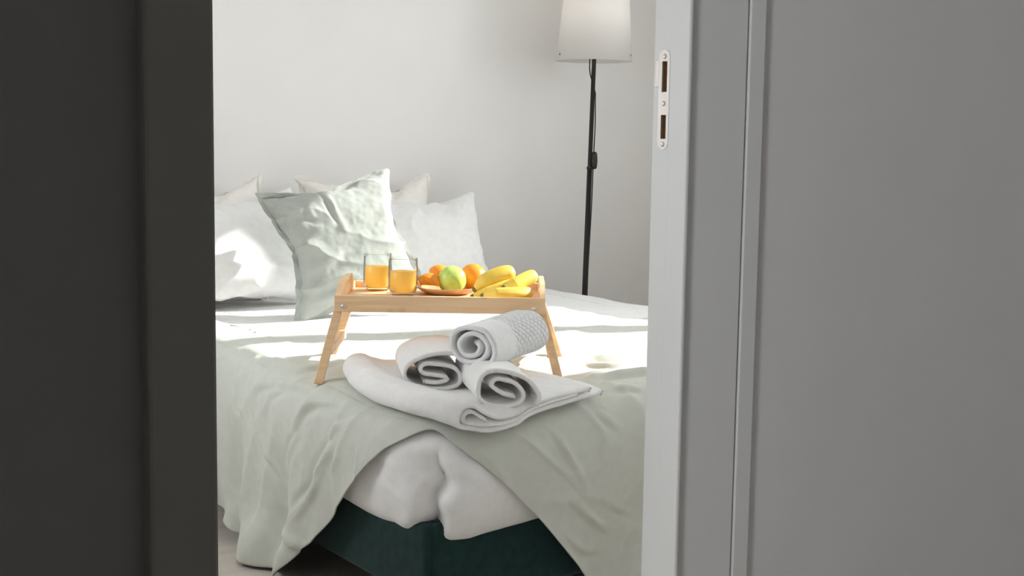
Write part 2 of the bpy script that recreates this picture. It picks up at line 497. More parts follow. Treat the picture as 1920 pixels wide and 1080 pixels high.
# ------------------------------------------------------------------ bed
BX0, BX1, BY0, BY1 = 1.395, 2.985, 2.285, 4.30
bed = tag(empty('bed', ((BX0 + BX1) / 2, (BY0 + BY1) / 2, 0)), 'double bed with a dark green velvet upholstered base', 'bed')
def kid(o, par):
    o.parent = par
    o.matrix_parent_inverse = Matrix.Translation(par.location).inverted()
    return o
RZ0, RZ1 = 0.09, 0.262
kid(boxes_obj('foot_rail', [(BX0 + 0.016, BX1, BY0 - 0.002, BY0 + 0.05, RZ0, RZ1)], M['velvet'], None, 0.014, 4, True), bed)
kid(boxes_obj('side_rail', [(BX0, BX0 + 0.05, BY0 + 0.008, BY1, RZ0, RZ1)], M['velvet'], None, 0.014, 4, True), bed)
kid(boxes_obj('side_rail', [(BX1 - 0.05, BX1, BY0 + 0.052, BY1, RZ0, RZ1)], M['velvet'], None, 0.014, 4, True), bed)
kid(boxes_obj('slat_base', [(BX0 + 0.05, BX1 - 0.05, BY0 + 0.05, BY1 - 0.01, RZ0 + 0.04, RZ1 - 0.01)], M['plinth'], None), bed)
kid(boxes_obj('mattress', [(BX0 + 0.03, BX1 - 0.03, BY0 + 0.03, BY1 - 0.01, RZ1 - 0.01, 0.45)], M['white'], None, 0.04, 4, True), bed)
for lx in (BX0 + 0.10, BX1 - 0.16):
    for ly in (BY0 + 0.10, BY1 - 0.18):
        kid(boxes_obj('leg', [(lx, lx + 0.06, ly, ly + 0.06, 0, RZ0 + 0.05)], M['plinth'], None, 0.004), bed)

RC = 0.10
# --- shared top surface of the bedding
def dtop(x, y):
    return 0.497 + 0.020 * fbm(x * 2.3, y * 2.3, 0, 2, 1.0) + 0.006 * smoothstep(1.5, 2.2, x) * smoothstep(2.5, 3.0, y) - 0.034 * exp(-(((x - 1.45) / 0.36) ** 2 + ((y - 2.35) / 0.36) ** 2))

def dfine(x, y):
    rdg = 1 - abs(noise.noise(Vector((x * 3.0 + 0.8 * y, y * 9.0, 3.1))))
    return 0.0035 * fbm(x * 9, y * 9, 4.4, 3, 2.2) + 0.003 * max(0, rdg - 0.75) / 0.25

def edge_drop(x, y):
    """drop of the cover near the rounded edges of the bed (left and foot)."""
    s = sqrt(max(0.0, BX0 + RC - x) ** 2 + max(0.0, BY0 + RC - y) ** 2) - RC + 0.015
    R = 0.075
    s = min(max(s, 0.0), R * 0.98)
    return R - sqrt(R * R - s * s)
def surf(x, y):
    return dtop(max(x, BX0), max(y, BY0)) - edge_drop(x, y) + 0.012

def perimeter(s_list_len, start_y, end_x):
    """open path: down the left side, round the near corner, along the foot"""
    L1 = start_y - (BY0 + RC); L2 = pi / 2 * RC; L3 = end_x - (BX0 + RC)
    tot = L1 + L2 + L3
    out = []
    for i in range(s_list_len):
        s = tot * i / (s_list_len - 1)
        if s <= L1:
            out.append((BX0, start_y - s, -1.0, 0.0, s))
        elif s <= L1 + L2:
            a = (s - L1) / RC
            nx, ny = -cos(a), -sin(a)
            out.append((BX0 + RC + nx * RC, BY0 + RC + ny * RC, nx, ny, s))
        else:
            out.append((BX0 + RC + (s - L1 - L2), BY0, 0.0, -1.0, s))
    return out, L1, L2, L3

def resample(poly, n):
    P = np.array(poly, float)
    seg = np.r_[0, np.cumsum(np.linalg.norm(np.diff(P, axis=0), axis=1))]
    t = np.linspace(0, seg[-1], n)
    return np.stack([np.interp(t, seg, P[:, k]) for k in range(P.shape[1])], 1), seg[-1]

def smooth_curve(pts, n=200):
    """Catmull-Rom through the points"""
    P = [np.array(p, float) for p in pts]
    P = [2 * P[0] - P[1]] + P + [2 * P[-1] - P[-2]]
    out = []
    m = max(2, n // (len(P) - 3))
    for i in range(1, len(P) - 2):
        for k in range(m):
            t = k / m
            a, b, c, d = P[i - 1], P[i], P[i + 1], P[i + 2]
            out.append(0.5 * ((2 * b) + (-a + c) * t + (2 * a - 5 * b + 4 * c - d) * t * t + (-a + 3 * b - 3 * c + d) * t ** 3))
    out.append(P[-2])
    return np.array(out)

def add_creases(P, N, creases):
    """P grid (r,c,3); each crease = (polyline, amplitude, width): a soft ridge with a furrow beside it."""
    flat = P.reshape(-1, 3); nn = N.reshape(-1, 3)
    disp = np.zeros(len(flat))
    for poly, amp, w in creases:
        C, L = resample(smooth_curve(poly, 40), 40)
        lo = C.min(0) - 4 * w; hi = C.max(0) + 4 * w
        m = np.where(((flat > lo) & (flat < hi)).all(1))[0]
        if not len(m): continue
        D = flat[m][:, None, :] - C[None]
        d2 = (D ** 2).sum(2); k = d2.argmin(1); d = np.sqrt(d2[np.arange(len(m)), k])
        tan = np.gradient(C, axis=0); tan /= np.linalg.norm(tan, axis=1, keepdims=True)
        side = np.cross(tan[k], nn[m]); sg = (D[np.arange(len(m)), k] * side).sum(1)
        fade = np.sin(np.pi * np.clip((k + 1.5) / 42, 0, 1)) ** 0.6
        disp[m] += amp * fade * (np.exp(-(sg / w) ** 2) - 0.75 * np.exp(-((sg - 1.6 * w) / w) ** 2)) * np.exp(-np.maximum(d - np.abs(sg), 0) / w)
    return (flat + nn * disp[:, None]).reshape(P.shape)

# ---------------- duvet: a closed loop of columns from the middle of the bed over the edges
def build_duvet():
    pts = []
    def seg(a, b, n, nrm):
        for i in range(n):
            t = i / n
            pts.append((a[0] + (b[0] - a[0]) * t, a[1] + (b[1] - a[1]) * t, nrm[0], nrm[1], 0))
    def arc(cx, cy, a0, n):
        for i in range(n):
            a = a0 + pi / 2 * i / n
            pts.append((cx + RC * cos(a), cy + RC * sin(a), cos(a), sin(a), 0))
    x0, x1, y0, y1 = BX0, BX1, BY0, BY1 - 0.0
    seg((x0, y1 - RC), (x0, y0 + RC), 110, (-1, 0))
    arc(x0 + RC, y0 + RC, pi, 46)
    seg((x0 + RC, y0), (x1 - RC, y0), 90, (0, -1))
    arc(x1 - RC, y0 + RC, 1.5 * pi, 14)
    seg((x1, y0 + RC), (x1, y1 - RC), 90, (1, 0))
    arc(x1 - RC, y1 - RC, 0, 8)
    seg((x1 - RC, y1), (x0 + RC, y1), 50, (0, 1))
    arc(x0 + RC, y1 - RC, pi / 2, 8)
    nc = len(pts)
    cx, cy = (x0 + x1) / 2, (y0 + y1) / 2
    prof, _ = resample(smooth_curve([(-0.13, 0.0), (-0.06, -0.001), (-0.012, -0.006), (0.022, -0.032), (0.040, -0.080), (0.043, -0.145), (0.027, -0.205), (0.004, -0.236), (-0.02, -0.236)], 80), 40)
    ntop = 46
    nr = ntop + 40
    P = np.zeros((nr, nc, 3))
    corner = (x0 + RC, y0 + RC)
    for j, (qx, qy, nx, ny, _) in enumerate(pts):
        ix, iy = qx - 0.13 * nx, qy - 0.13 * ny
        for i in range(ntop):
            t = 0.03 + 0.97 * (i / (ntop - 1)) ** 0.85
            x = cx + (ix - cx) * t; y = cy + (iy - cy) * t
            P[i, j] = (x, y, dtop(x, y))
        zt = dtop(ix, iy)
        head = ny > 0.5
        ang = math.atan2(-ny, -nx)           # 0 on the left side .. pi/2 on the foot, near corner in between
        near_corner = nx <= 1e-6 and ny <= 1e-6
        for k in range(40):
            o, dz = prof[k]
            z = zt + dz
            dep = -dz
            # along-edge coordinate measured from the near corner
            sx = 0.0
            if near_corner:
                if nx < -0.999: sx = -(qy - (y0 + RC)) - pi / 4 * RC
                elif ny < -0.999: sx = (qx - (x0 + RC)) + pi / 4 * RC
                else: sx = (ang - pi / 4) * RC
                zc = dep / 0.236
                crease = 0.016 + 0.012 * zc + 0.006 * sin(zc * 17) - 0.035 * max(0, zc - 0.45)
                u = sx - crease
                g = smoothstep(0.10, 0.45, zc)
                if u < 0: o -= g * (0.050 * exp(u / 0.030) + 0.010 * exp(-((u + 0.16) / 0.07) ** 2))
                else: o -= g * 0.050 * exp(-u / 0.009)
                o += 0.014 * exp(-((u - 0.05) / 0.06) ** 2) * g
                # tuck of the left lobe: hem a little higher
                if u < 0: z += 0.014 * g * zc * exp(u / 0.12)
                # folds pulled into the corner on the left lobe
                if -0.30 < u < 0:
                    o += 0.010 * g * sin((u * 60 + zc * 5.5)) * exp(u / 0.10) * (0.3 + 0.7 * zc)
            w = 0.010 * fbm(qx * 5 + qy * 5, qy * 3, z * 7, 3, 4.0) * smoothstep(0, 0.08, dep)
            hemw = 0.012 * fbm(qx * 4, qy * 4, 0, 2, 9.0) * smoothstep(0.15, 0.236, dep)
            if head: o = min(o, -0.005)
            P[ntop + k, j] = (qx + nx * (o + w), qy + ny * (o + w), z + hemw)
    N = grid_normals(P)
    if N[10, 10, 2] < 0: N = -N
    for i in range(nr):
        for j in range(nc):
            x, y, z = P[i, j]
            a = dfine(x, y) if i < ntop else 0.0035 * fbm(x * 9, y * 9, z * 9, 3, 2.2)
            P[i, j] += N[i, j] * a
    P = add_creases(P, N, [
        ([(1.352, 2.40, 0.385), (1.352, 2.355, 0.375), (1.352, 2.30, 0.359), (1.36, 2.25, 0.359)], 0.008, 0.010),
        ([(1.352, 2.39, 0.362), (1.352, 2.33, 0.343), (1.352, 2.29, 0.330), (1.36, 2.25, 0.330)], 0.009, 0.010),
        ([(1.352, 2.333, 0.400), (1.352, 2.325, 0.371), (1.352, 2.317, 0.335)], 0.006, 0.009),
        ([(1.352, 2.36, 0.290), (1.352, 2.30, 0.286), (1.355, 2.25, 0.300)], 0.006, 0.010),
    ])
    verts = list(P.reshape(-1, 3))
    faces = grid_faces(nr, nc, True)
    c = len(verts); verts.append((cx, cy, dtop(cx, cy)))
    faces += [(c, (j + 1) % nc, j) for j in range(nc)]
    return mesh_obj('duvet', verts, faces, M['white'])
duvet = tag(build_duvet(), 'puffy white duvet spread over the bed, its folded corner showing below the sage throw', 'duvet')

THROW_CREASES = [
    ([(1.335, 3.011, 0.385), (1.335, 2.949, 0.31), (1.335, 2.889, 0.25), (1.335, 2.875, 0.22)], 0.008, 0.010),
    ([(1.335, 2.896, 0.176), (1.335, 2.861, 0.123)], 0.007, 0.009),
    ([(1.335, 2.597, 0.374), (1.335, 2.658, 0.313), (1.335, 2.682, 0.258), (1.335, 2.793, 0.158)], 0.009, 0.012),
    ([(1.335, 2.758, 0.373), (1.335, 2.801, 0.327), (1.335, 2.844, 0.272)], 0.004, 0.009),
    ([(1.335, 3.133, 0.452), (1.335, 3.111, 0.394), (1.335, 3.072, 0.36)], 0.005, 0.009),
    ([(1.335, 2.777, 0.375), (1.335, 2.769, 0.427), (1.345, 2.716, 0.468), (1.36, 2.61, 0.495)], 0.010, 0.014),
    ([(1.335, 3.02, 0.39), (1.335, 3.016, 0.444), (1.345, 2.931, 0.478), (1.37, 2.757, 0.50)], 0.009, 0.011),
    ([(1.335, 2.948, 0.396), (1.335, 2.932, 0.444), (1.345, 2.842, 0.485), (1.37, 2.649, 0.50)], 0.009, 0.011),
    ([(1.335, 2.488, 0.396), (1.335, 2.479, 0.339)], 0.007, 0.009),
    ([(1.335, 2.602, 0.495), (1.335, 2.592, 0.447), (1.335, 2.605, 0.396)], 0.006, 0.009),
    ([(1.335, 2.527, 0.465), (1.335, 2.592, 0.423)], 0.006, 0.009),
    ([(1.335, 2.577, 0.36), (1.335, 2.587, 0.322)], 0.005, 0.007),
    ([(1.325, 2.823, 0.135), (1.325, 2.76, 0.112), (1.325, 2.688, 0.1)], 0.010, 0.012),
    ([(1.325, 2.846, 0.136), (1.325, 2.876, 0.069)], 0.010, 0.014),
    ([(1.68, 2.235, 0.457), (1.707, 2.23, 0.402), (1.745, 2.23, 0.338), (1.763, 2.23, 0.306)], 0.006, 0.007),
    ([(1.722, 2.23, 0.288), (1.769, 2.23, 0.246), (1.846, 2.23, 0.191)], 0.006, 0.008),
    ([(1.679, 2.23, 0.37), (1.731, 2.23, 0.323), (1.769, 2.23, 0.282)], 0.003, 0.007),
    ([(1.808, 2.24, 0.475), (1.854, 2.23, 0.432)], 0.005, 0.008),
    ([(1.712, 2.23, 0.213), (1.757, 2.23, 0.17), (1.817, 2.23, 0.154)], 0.005, 0.008),
    ([(1.844, 2.23, 0.252), (1.907, 2.23, 0.225)], 0.004, 0.007),
    ([(1.954, 2.569, 0.51), (2.044, 2.589, 0.51), (2.108, 2.562, 0.51), (2.30, 2.549, 0.51)], 0.012, 0.016),
    ([(2.015, 2.552, 0.51), (2.049, 2.47, 0.51), (2.22, 2.486, 0.51)], 0.010, 0.014),
    ([(1.87, 2.368, 0.51), (1.946, 2.403, 0.51), (2.15, 2.382, 0.51)], 0.010, 0.014),
    ([(1.894, 2.30, 0.50), (1.96, 2.292, 0.50)], 0.006, 0.010),
    ([(1.35, 3.038, 0.50), (1.38, 3.071, 0.51), (1.43, 2.973, 0.51)], 0.008, 0.012),
    ([(1.36, 2.973, 0.50), (1.406, 2.904, 0.51), (1.50, 2.913, 0.51)], 0.010, 0.013),
]
# ---------------- throw: from its far edge on top of the bed, over the near corner and down both sides
def build_throw():
    NC, NT, NS = 420, 120, 120
    start_y, end_x = 3.80, 2.99
    path, L1, L2, L3 = perimeter(NC, start_y, end_x)
    # hem height along the left side (by y), and along the foot (by x)
    s0 = L1 + L2 / 2
    hem = []
    for y_, z_ in ((3.80, 0.20), (3.45, 0.16), (3.26, 0.075), (3.12, 0.014), (3.00, 0.010), (2.90, 0.012), (2.84, 0.018), (2.79, 0.055), (2.74, 0.105), (2.66, 0.165), (2.56, 0.258), (2.47, 0.340), (2.40, 0.400)):
        hem.append((L1 - (y_ - (BY0 + RC)), z_))
    hem += [(s0 - 0.035, 0.448), (s0, 0.462), (s0 + 0.030, 0.448)]
    for x_, z_ in ((1.495, 0.392), (1.56, 0.335), (1.64, 0.255), (1.70, 0.188), (1.78, 0.100), (1.85, 0.05), (1.95, 0.03), (2.10, 0.03), (3.0, 0.04)):
        hem.append((L1 + L2 + (x_ - (BX0 + RC)), z_))
    hc = smooth_curve(hem, 400)
    A = np.array((1.30, 3.62)); B = np.array((2.99, 3.02))
    P = np.zeros((NT + NS, NC, 3))
    base_prof = smooth_curve([(-0.12, 0.0), (-0.06, -0.001), (-0.008, -0.007), (0.032, -0.034), (0.052, -0.085), (0.058, -0.15), (0.057, -0.22), (0.053, -0.34), (0.048, -0.50)], 120)
    seg = np.r_[0, np.cumsum(np.linalg.norm(np.diff(base_prof, axis=0), axis=1))]
    for j, (qx, qy, nx, ny, s) in enumerate(path):
        ix, iy = qx - 0.12 * nx, qy - 0.12 * ny
        t = j / (NC - 1)
        far = A + (B - A) * t
        zh = max(0.008, interp(s, hc[:, 0], hc[:, 1]))
        zt = dtop(max(ix, BX0), iy) + 0.013
        for i in range(NT):
            k = i / (NT - 1)
            x = far[0] + (ix - far[0]) * k; y = far[1] + (iy - far[1]) * k
            x = max(x, BX0 + 0.12 if nx > -0.5 else ix)
            P[i, j] = (x, y, dtop(x, y) + dfine(x, y) * smoothstep(1.0, 0.9, k) + 0.0055 + 0.0075 * smoothstep(0.0, 0.5, k))
        a_h = float(np.interp(zh - zt, base_prof[::-1, 1], seg[::-1]))
        # coordinates measured along the side away from the near corner
        for i in range(NS):
            a = a_h * (i + 1) / NS
            o = float(np.interp(a, seg, base_prof[:, 0])); z = zt + float(np.interp(a, seg, base_prof[:, 1]))
            dep = max(0.0, zt - 0.10 - z)
            fold = 0.0
            if nx < -0.5:
                yy = qy
                amp = smoothstep(0.0, 0.36, dep)
                fold += amp * 0.026 * sin((yy - 2.70) * 23 + 3.0 * z) * smoothstep(2.5, 2.8, yy)
                fold += amp * 0.012 * sin((yy - 2.4) * 47 + 5 * z + 1.0) * smoothstep(2.45, 2.7, yy)
                # turned-up tip by the floor
                tip = exp(-((yy - 2.93) / 0.09) ** 2) * smoothstep(0.16, 0.02, z)
                fold += 0.055 * tip
                fold += 0.022 * sin((yy - 2.80) * 36 + 9 * z) * smoothstep(0.17, 0.03, z) * smoothstep(2.72, 2.82, yy)
            elif ny < -0.5:
                xx = qx
                amp = smoothstep(0.0, 0.36, dep)
                fold += amp * 0.018 * sin((xx - 1.5) * 15 - 5 * z)
            P[NT + i, j] = (qx + nx * (o + fold), qy + ny * (o + fold), z)
    N = grid_normals(P)
    if N[20, 20, 2] < 0: N = -N
    # broad soft creases and fine linen crumple
    Q = P.copy()
    for i in range(NT + NS):
        for j in range(NC):
            x, y, z = P[i, j]
            a = 0.0030 * fbm(x * 14, y * 14, z * 14, 3, 3.0)
            if i >= NT - 6:
                if N[i, j, 0] < -0.4:
                    r1 = 1 - abs(noise.noise(Vector((y * 9 + z * 4.0, z * 2.2 - y, 5.0)))) * 2.2
                else:
                    r1 = 1 - abs(noise.noise(Vector((x * 6 + z * 3.5, z * 4.5 - x * 2, 8.0)))) * 2.6
                a += 0.0055 * max(0.0, r1) ** 3
            else:
                r1 = 1 - abs(noise.noise(Vector((x * 2.6 + y, y * 11.0, 1.7)))) * 2.4
                a += 0.006 * max(0.0, r1) ** 3 * smoothstep(0, 20, i)
            Q[i, j] = P[i, j] + N[i, j] * a
    cr = []
    X = 1.335
    for poly, amp, w in THROW_CREASES:
        cr.append((poly, amp * 1.35, w))
    Q = add_creases(Q, N, cr)
    o = mesh_obj('throw', list(Q.reshape(-1, 3)), grid_faces(NT + NS, NC), M['throw'])
    m = o.modifiers.new('thickness', 'SOLIDIFY'); m.thickness = 0.003; m.offset = 1.0
    return o

throw = tag(build_throw(), 'sage green cotton throw draped diagonally over the near corner of the bed', 'throw')

# ------------------------------------------------------------------ pillows (inflated cloth)
def sim_pillow(w, h, n=34, pressure=4.0, frames=26, flange=0.0, shrink=0.0, seed=1, bend=0.08):
    nx = n; ny = max(8, int(round(n * h / w)))
    verts, faces = [], []
    rnd = random.Random(seed)
    idx = {}
    def vid(i, j, side):
        edge = i in (0, nx) or j in (0, ny)
        key = (i, j, 0 if edge else side)
        if key not in idx:
            u = 2 * i / nx - 1; v = 2 * j / ny - 1
            th = 0.02 * (1 - u * u) * (1 - v * v)
            idx[key] = len(verts)
            verts.append((u * w / 2, v * h / 2, 0.0 if edge else side * (th + 0.002) + rnd.uniform(-0.001, 0.001)))
        return idx[key]
    for side in (1, -1):
        for i in range(nx):
            for j in range(ny):
                q = (vid(i, j, side), vid(i + 1, j, side), vid(i + 1, j + 1, side), vid(i, j + 1, side))
                faces.append(q if side == 1 else q[::-1])
    nbody = len(verts)
    if flange > 0:
        ring = [(i, 0) for i in range(nx)] + [(nx, j) for j in range(ny)] + [(i, ny) for i in range(nx, 0, -1)] + [(0, j) for j in range(ny, 0, -1)]
        prev = [vid(i, j, 1) for i, j in ring]
        for k in range(1, 4):
            cur = []
            f = flange * k / 3
            for i, j in ring:
                u = 2 * i / nx - 1; v = 2 * j / ny - 1
                cur.append(len(verts))
                verts.append((u * (w / 2 + f), v * (h / 2 + f), rnd.uniform(-0.0015, 0.0015)))
            m = len(ring)
            for a in range(m):
                b = (a + 1) % m
                faces.append((prev[a], cur[a], cur[b], prev[b]))
            prev = cur
    me = bpy.data.meshes.new('cushion_cloth')
    me.from_pydata(verts, [], faces); me.update()
    o = bpy.data.objects.new('cushion_cloth', me); COL.objects.link(o)
    vg = o.vertex_groups.new(name='body'); vg.add(list(range(nbody)), 1.0, 'REPLACE')
    md = o.modifiers.new('cloth', 'CLOTH')
    s = md.settings
    s.quality = 5; s.mass = 0.3
    s.tension_stiffness = 25; s.compression_stiffness = 25; s.shear_stiffness = 8; s.bending_stiffness = bend
    s.tension_damping = 8; s.compression_damping = 8; s.shear_damping = 8; s.air_damping = 3
    s.use_pressure = True; s.uniform_pressure_force = pressure
    s.shrink_min = shrink
    if flange > 0: s.vertex_group_pressure = 'body'
    s.effector_weights.gravity = 0.0
    md.collision_settings.use_collision = False
    md.point_cache.frame_start = 1; md.point_cache.frame_end = frames
    for fr in range(1, frames + 1):
        sc.frame_set(fr)
    dg = bpy.context.evaluated_depsgraph_get()
    ev = o.evaluated_get(dg).to_mesh()
    out = [v.co.copy() for v in ev.vertices]
    sc.frame_set(1)
    bpy.data.objects.remove(o, do_unlink=True)
    bpy.data.meshes.remove(me)
    c = sum(out, Vector()) / len(out)
    return [v - c for v in out], faces

def place_pillow(name, geo, mat, base, lean, yaw, roll=0.0, sag=0.0, flat=1.0, extra=None, sub=1, crumple=0.004, seed=1.0, creases=None, sink=0.025):
    """geo lies in XY with its face towards +Z; stand it up leaning back, bottom middle at base."""
    V, F = geo
    ymin = min(v.y for v in V)
    m = Matrix.Rotation(yaw, 4, 'Z') @ Matrix.Rotation(-lean, 4, 'X') @ Matrix.Rotation(pi / 2, 4, 'X') @ Matrix.Rotation(roll, 4, 'Z')
    vs = []
    H = -2 * ymin
    for v in V:
        p = v.copy(); p.z *= flat
        t = (p.y - ymin) / H
        if sag:   # belly towards the bottom, upper half bends back
            p.z += -sag * t * t
            p.z += 0.25 * sag * (1 - t) * (1 - (2 * p.x / H) ** 2 * 0.5)
        if extra: p = extra(p, t)
        vs.append(m @ p)
    zmin = min(v.z for v in vs)
    zmin += sink
    vs = [Vector((v.x, v.y, max(v.z - zmin, 0.004 * v.x))) for v in vs]
    o = mesh_obj(name, vs, F, mat)
    o.location = base
    sm = o.modifiers.new('smooth', 'SUBSURF'); sm.levels = sub; sm.render_levels = sub
    # bake the smoothing, then press creases and a light crumple into the cloth
    dg = bpy.context.evaluated_depsgraph_get()
    me = bpy.data.meshes.new_from_object(o.evaluated_get(dg))
    o.modifiers.clear()
    old = o.data; o.data = me; bpy.data.meshes.remove(old)
    me.name = name
    nv = len(me.vertices)
    P = np.empty(nv * 3); me.vertices.foreach_get('co', P); P = P.reshape(-1, 3)
    N = np.empty(nv * 3); me.vertices.foreach_get('normal', N); N = N.reshape(-1, 3)
    m3 = m.to_3x3()
    a = np.array([crumple * fbm(q[0] * 16, q[1] * 16, q[2] * 16, 3, seed) for q in P])
    r = np.array([max(0.0, 1 - 2.6 * abs(noise.noise(Vector((q[0] * 5 + seed, q[1] * 5, q[2] * 9))))) ** 3 for q in P])
    P = P + N * (a + crumple * 1.1 * r)[:, None]
    if creases:
        cr = []
        zoff = Vector((0, 0, -zmin))
        for poly, amp, w in creases:
            L3 = []
            for (x, y) in poly:
                # lift the crease to the front surface: nearest vertex in plan of the cushion
                best = min(range(len(V)), key=lambda i: (V[i].x - x) ** 2 + (V[i].y - y) ** 2 - 2e-3 * V[i].z)
                L3.append(tuple(Vector(vs[best])))
            cr.append((L3, amp, w))
        P = add_creases(P[None], N[None], cr)[0]
    me.vertices.foreach_set('co', P.ravel()); me.update()
    me.polygons.foreach_set('use_smooth', [True] * len(me.polygons))
    return o

SAGE_CREASES = [
    ([(-0.031, 0.180), (-0.022, 0.129), (-0.018, 0.079), (-0.007, 0.035)], 0.007, 0.009),
    ([(-0.185, 0.172), (-0.156, 0.142), (-0.118, 0.123)], 0.014, 0.013),
    ([(-0.175, 0.042), (-0.09, 0.051), (-0.021, 0.063)], 0.007, 0.014),
    ([(-0.162, -0.06), (-0.095, -0.057), (-0.04, -0.034)], 0.007, 0.014),
    ([(-0.147, -0.113), (-0.072, -0.111), (-0.006, -0.116)], 0.010, 0.014),
    ([(-0.133, -0.160), (-0.063, -0.155), (0.018, -0.165)], 0.010, 0.012),
    ([(-0.097, 0.144), (-0.095, 0.11), (-0.09, 0.084)], 0.005, 0.009),
]
geo_white = sim_pillow(0.60, 0.44, 40, 5.0, 24, 0.0, 0.0, 1)
geo_sage = sim_pillow(0.435, 0.435, 40, 2.2, 24, 0.022, 0.0, 2, 0.3)
geo_cream = sim_pillow(0.58, 0.45, 34, 4.0, 22, 0.02, 0.0, 5)

ZB = 0.50
p = place_pillow('pillow', geo_cream, M['cream'], (1.66, 4.22, ZB), radians(9), 0, radians(1), 0.02, crumple=0.005, seed=2.0)
tag(p, 'cream pillow at the far left, mostly hidden behind a white pillow against the wall', 'pillow', 'pillows against the head wall')
p = place_pillow('pillow', geo_cream, M['cream'], (2.33, 4.22, ZB), radians(9), 0, radians(-1), 0.02, crumple=0.005, seed=3.0)
tag(p, 'cream pillow standing behind the sage cushion against the wall', 'pillow', 'pillows against the head wall')
p = place_pillow('pillow', geo_white, M['white'], (1.71, 4.05, ZB), radians(16), 0, radians(2), 0.03, crumple=0.005, seed=4.0)
tag(p, 'white pillow on the left with a bright patch of sunlight', 'pillow', 'pillows against the head wall')
p = place_pillow('pillow', geo_white, M['white'], (2.44, 4.06, ZB), radians(16), 0, radians(-1), 0.03, crumple=0.005, seed=5.0)
tag(p, 'white pillow on the right in shade behind the fruit', 'pillow', 'pillows against the head wall')
p = place_pillow('cushion', geo_sage, M['sage'], (1.962, 3.715, ZB - 0.006), radians(19), radians(-10), radians(11), 0.03, sub=2, crumple=0.007, seed=8.0, creases=SAGE_CREASES)
tag(p, 'square sage green linen cushion with a flat border leaning on the white pillows', 'cushion')

# ------------------------------------------------------------------ breakfast tray
TR = empty('bed_tray', (0, 0, 0))
tag(TR, 'light wooden bed tray with folding legs standing on the bed', 'tray')
TW, TD = 0.485, 0.33
TZ = 0.659                                            # underside of the rails
t_org = Vector((1.408, 2.722, 0))                     # front left corner in plan
t_dir = Vector((cos(radians(35)), -sin(radians(35)), 0)); t_dep = Vector((sin(radians(35)), cos(radians(35)), 0))
TR.location = t_org + Vector((0, 0, 0.5)); TR.rotation_euler = (0, 0, radians(-35))
TH = TZ - 0.5                                         # local height of the rails' underside
RH = 0.038
def tr(name, o, lab=None):
    o.parent = TR
    if lab: o['label'] = lab
    return o
tr('front_rail', boxes_obj('front_rail', [(0, TW, 0, 0.014, TH, TH + RH)], M['wood'], TR, 0.0015))
tr('back_rail', boxes_obj('back_rail', [(0.010, TW - 0.010, TD - 0.014, TD, TH, TH + RH)], M['wood'], TR, 0.0015))
for k in range(6):   # floor boards
    y0 = 0.014 + (TD - 0.028) * k / 6; y1 = 0.014 + (TD - 0.028) * (k + 1) / 6
    tr('board', boxes_obj('board', [(0.008, TW - 0.008, y0 + 0.0006, y1 - 0.0006, TH + 0.014, TH + 0.022)], M['wood'], TR, 0.0008))
def side_handle(x0):
    """side board with a raised, rounded grip and a slot"""
    y0, y1 = 0.014, TD - 0.014
    yc = (y0 + y1) / 2
    outer = [(y0, TH), (y1, TH), (y1, TH + RH)]
    for k in range(25):
        t = k / 24
        y = y1 - 0.012 - (y1 - y0 - 0.024) * t
        u = abs(y - yc) / ((y1 - y0) / 2)
        outer.append((y, TH + RH + 0.027 * (1 - smoothstep(0.50, 0.95, u))))
    outer.append((y0, TH + RH))
    hole = []
    hw, hr, hz = 0.042, 0.010, TH + RH + 0.008
    for k in range(13):
        a = -pi / 2 + pi * k / 12
        hole.append((yc + hw + hr * cos(a), hz + hr * sin(a)))
    for k in range(13):
        a = pi / 2 + pi * k / 12
        hole.append((yc - hw + hr * cos(a), hz + hr * sin(a)))
    bm = bmesh.new()
    es = []
    for loop in (outer, hole):
        vs = [bm.verts.new((x0, y, z)) for y, z in loop]
        for i in range(len(vs)): es.append(bm.edges.new((vs[i], vs[(i + 1) % len(vs)])))
    bmesh.ops.triangle_fill(bm, use_beauty=True, edges=es)
    kill = [f for f in bm.faces if abs(f.calc_center_median().z - hz) < hr * 0.9 and abs(f.calc_center_median().y - yc) < hw + hr * 0.6]
    kill = [f for f in kill if all(abs(v.co.z - hz) <= hr + 1e-5 and abs(v.co.y - yc) <= hw + hr + 1e-5 for v in f.verts)]
    if kill: bmesh.ops.delete(bm, geom=kill, context='FACES')
    ext = bmesh.ops.extrude_face_region(bm, geom=list(bm.faces))
    bmesh.ops.translate(bm, vec=(0.012, 0, 0), verts=[g for g in ext['geom'] if isinstance(g, bmesh.types.BMVert)])
    return bm
for x0 in (0.0, TW - 0.012):
    tr('side_handle', bm_obj('side_handle', side_handle(x0), M['wood'], TR))
def slanted(name, p0, p1, wx, wy):
    """flat bar from p0 (top) to p1 (foot), rectangular section"""
    p0 = Vector(p0); p1 = Vector(p1)
    bm = bmesh.new()
    vs = []
    for p in (p0, p1):
        for sx, sy in ((-1, -1), (1, -1), (1, 1), (-1, 1)):
            vs.append(bm.verts.new((p.x + sx * wx / 2, p.y + sy * wy / 2, p.z)))
    for f in ((0, 1, 2, 3), (7, 6, 5, 4), (0, 4, 5, 1), (1, 5, 6, 2), (2, 6, 7, 3), (3, 7, 4, 0)):
        bm.faces.new([vs[i] for i in f])
    bmesh.ops.bevel(bm, geom=list(bm.edges), offset=0.0012, segments=1, affect='EDGES')
    return tr(name, bm_obj(name, bm, M['wood'], TR))
FZ = -0.004
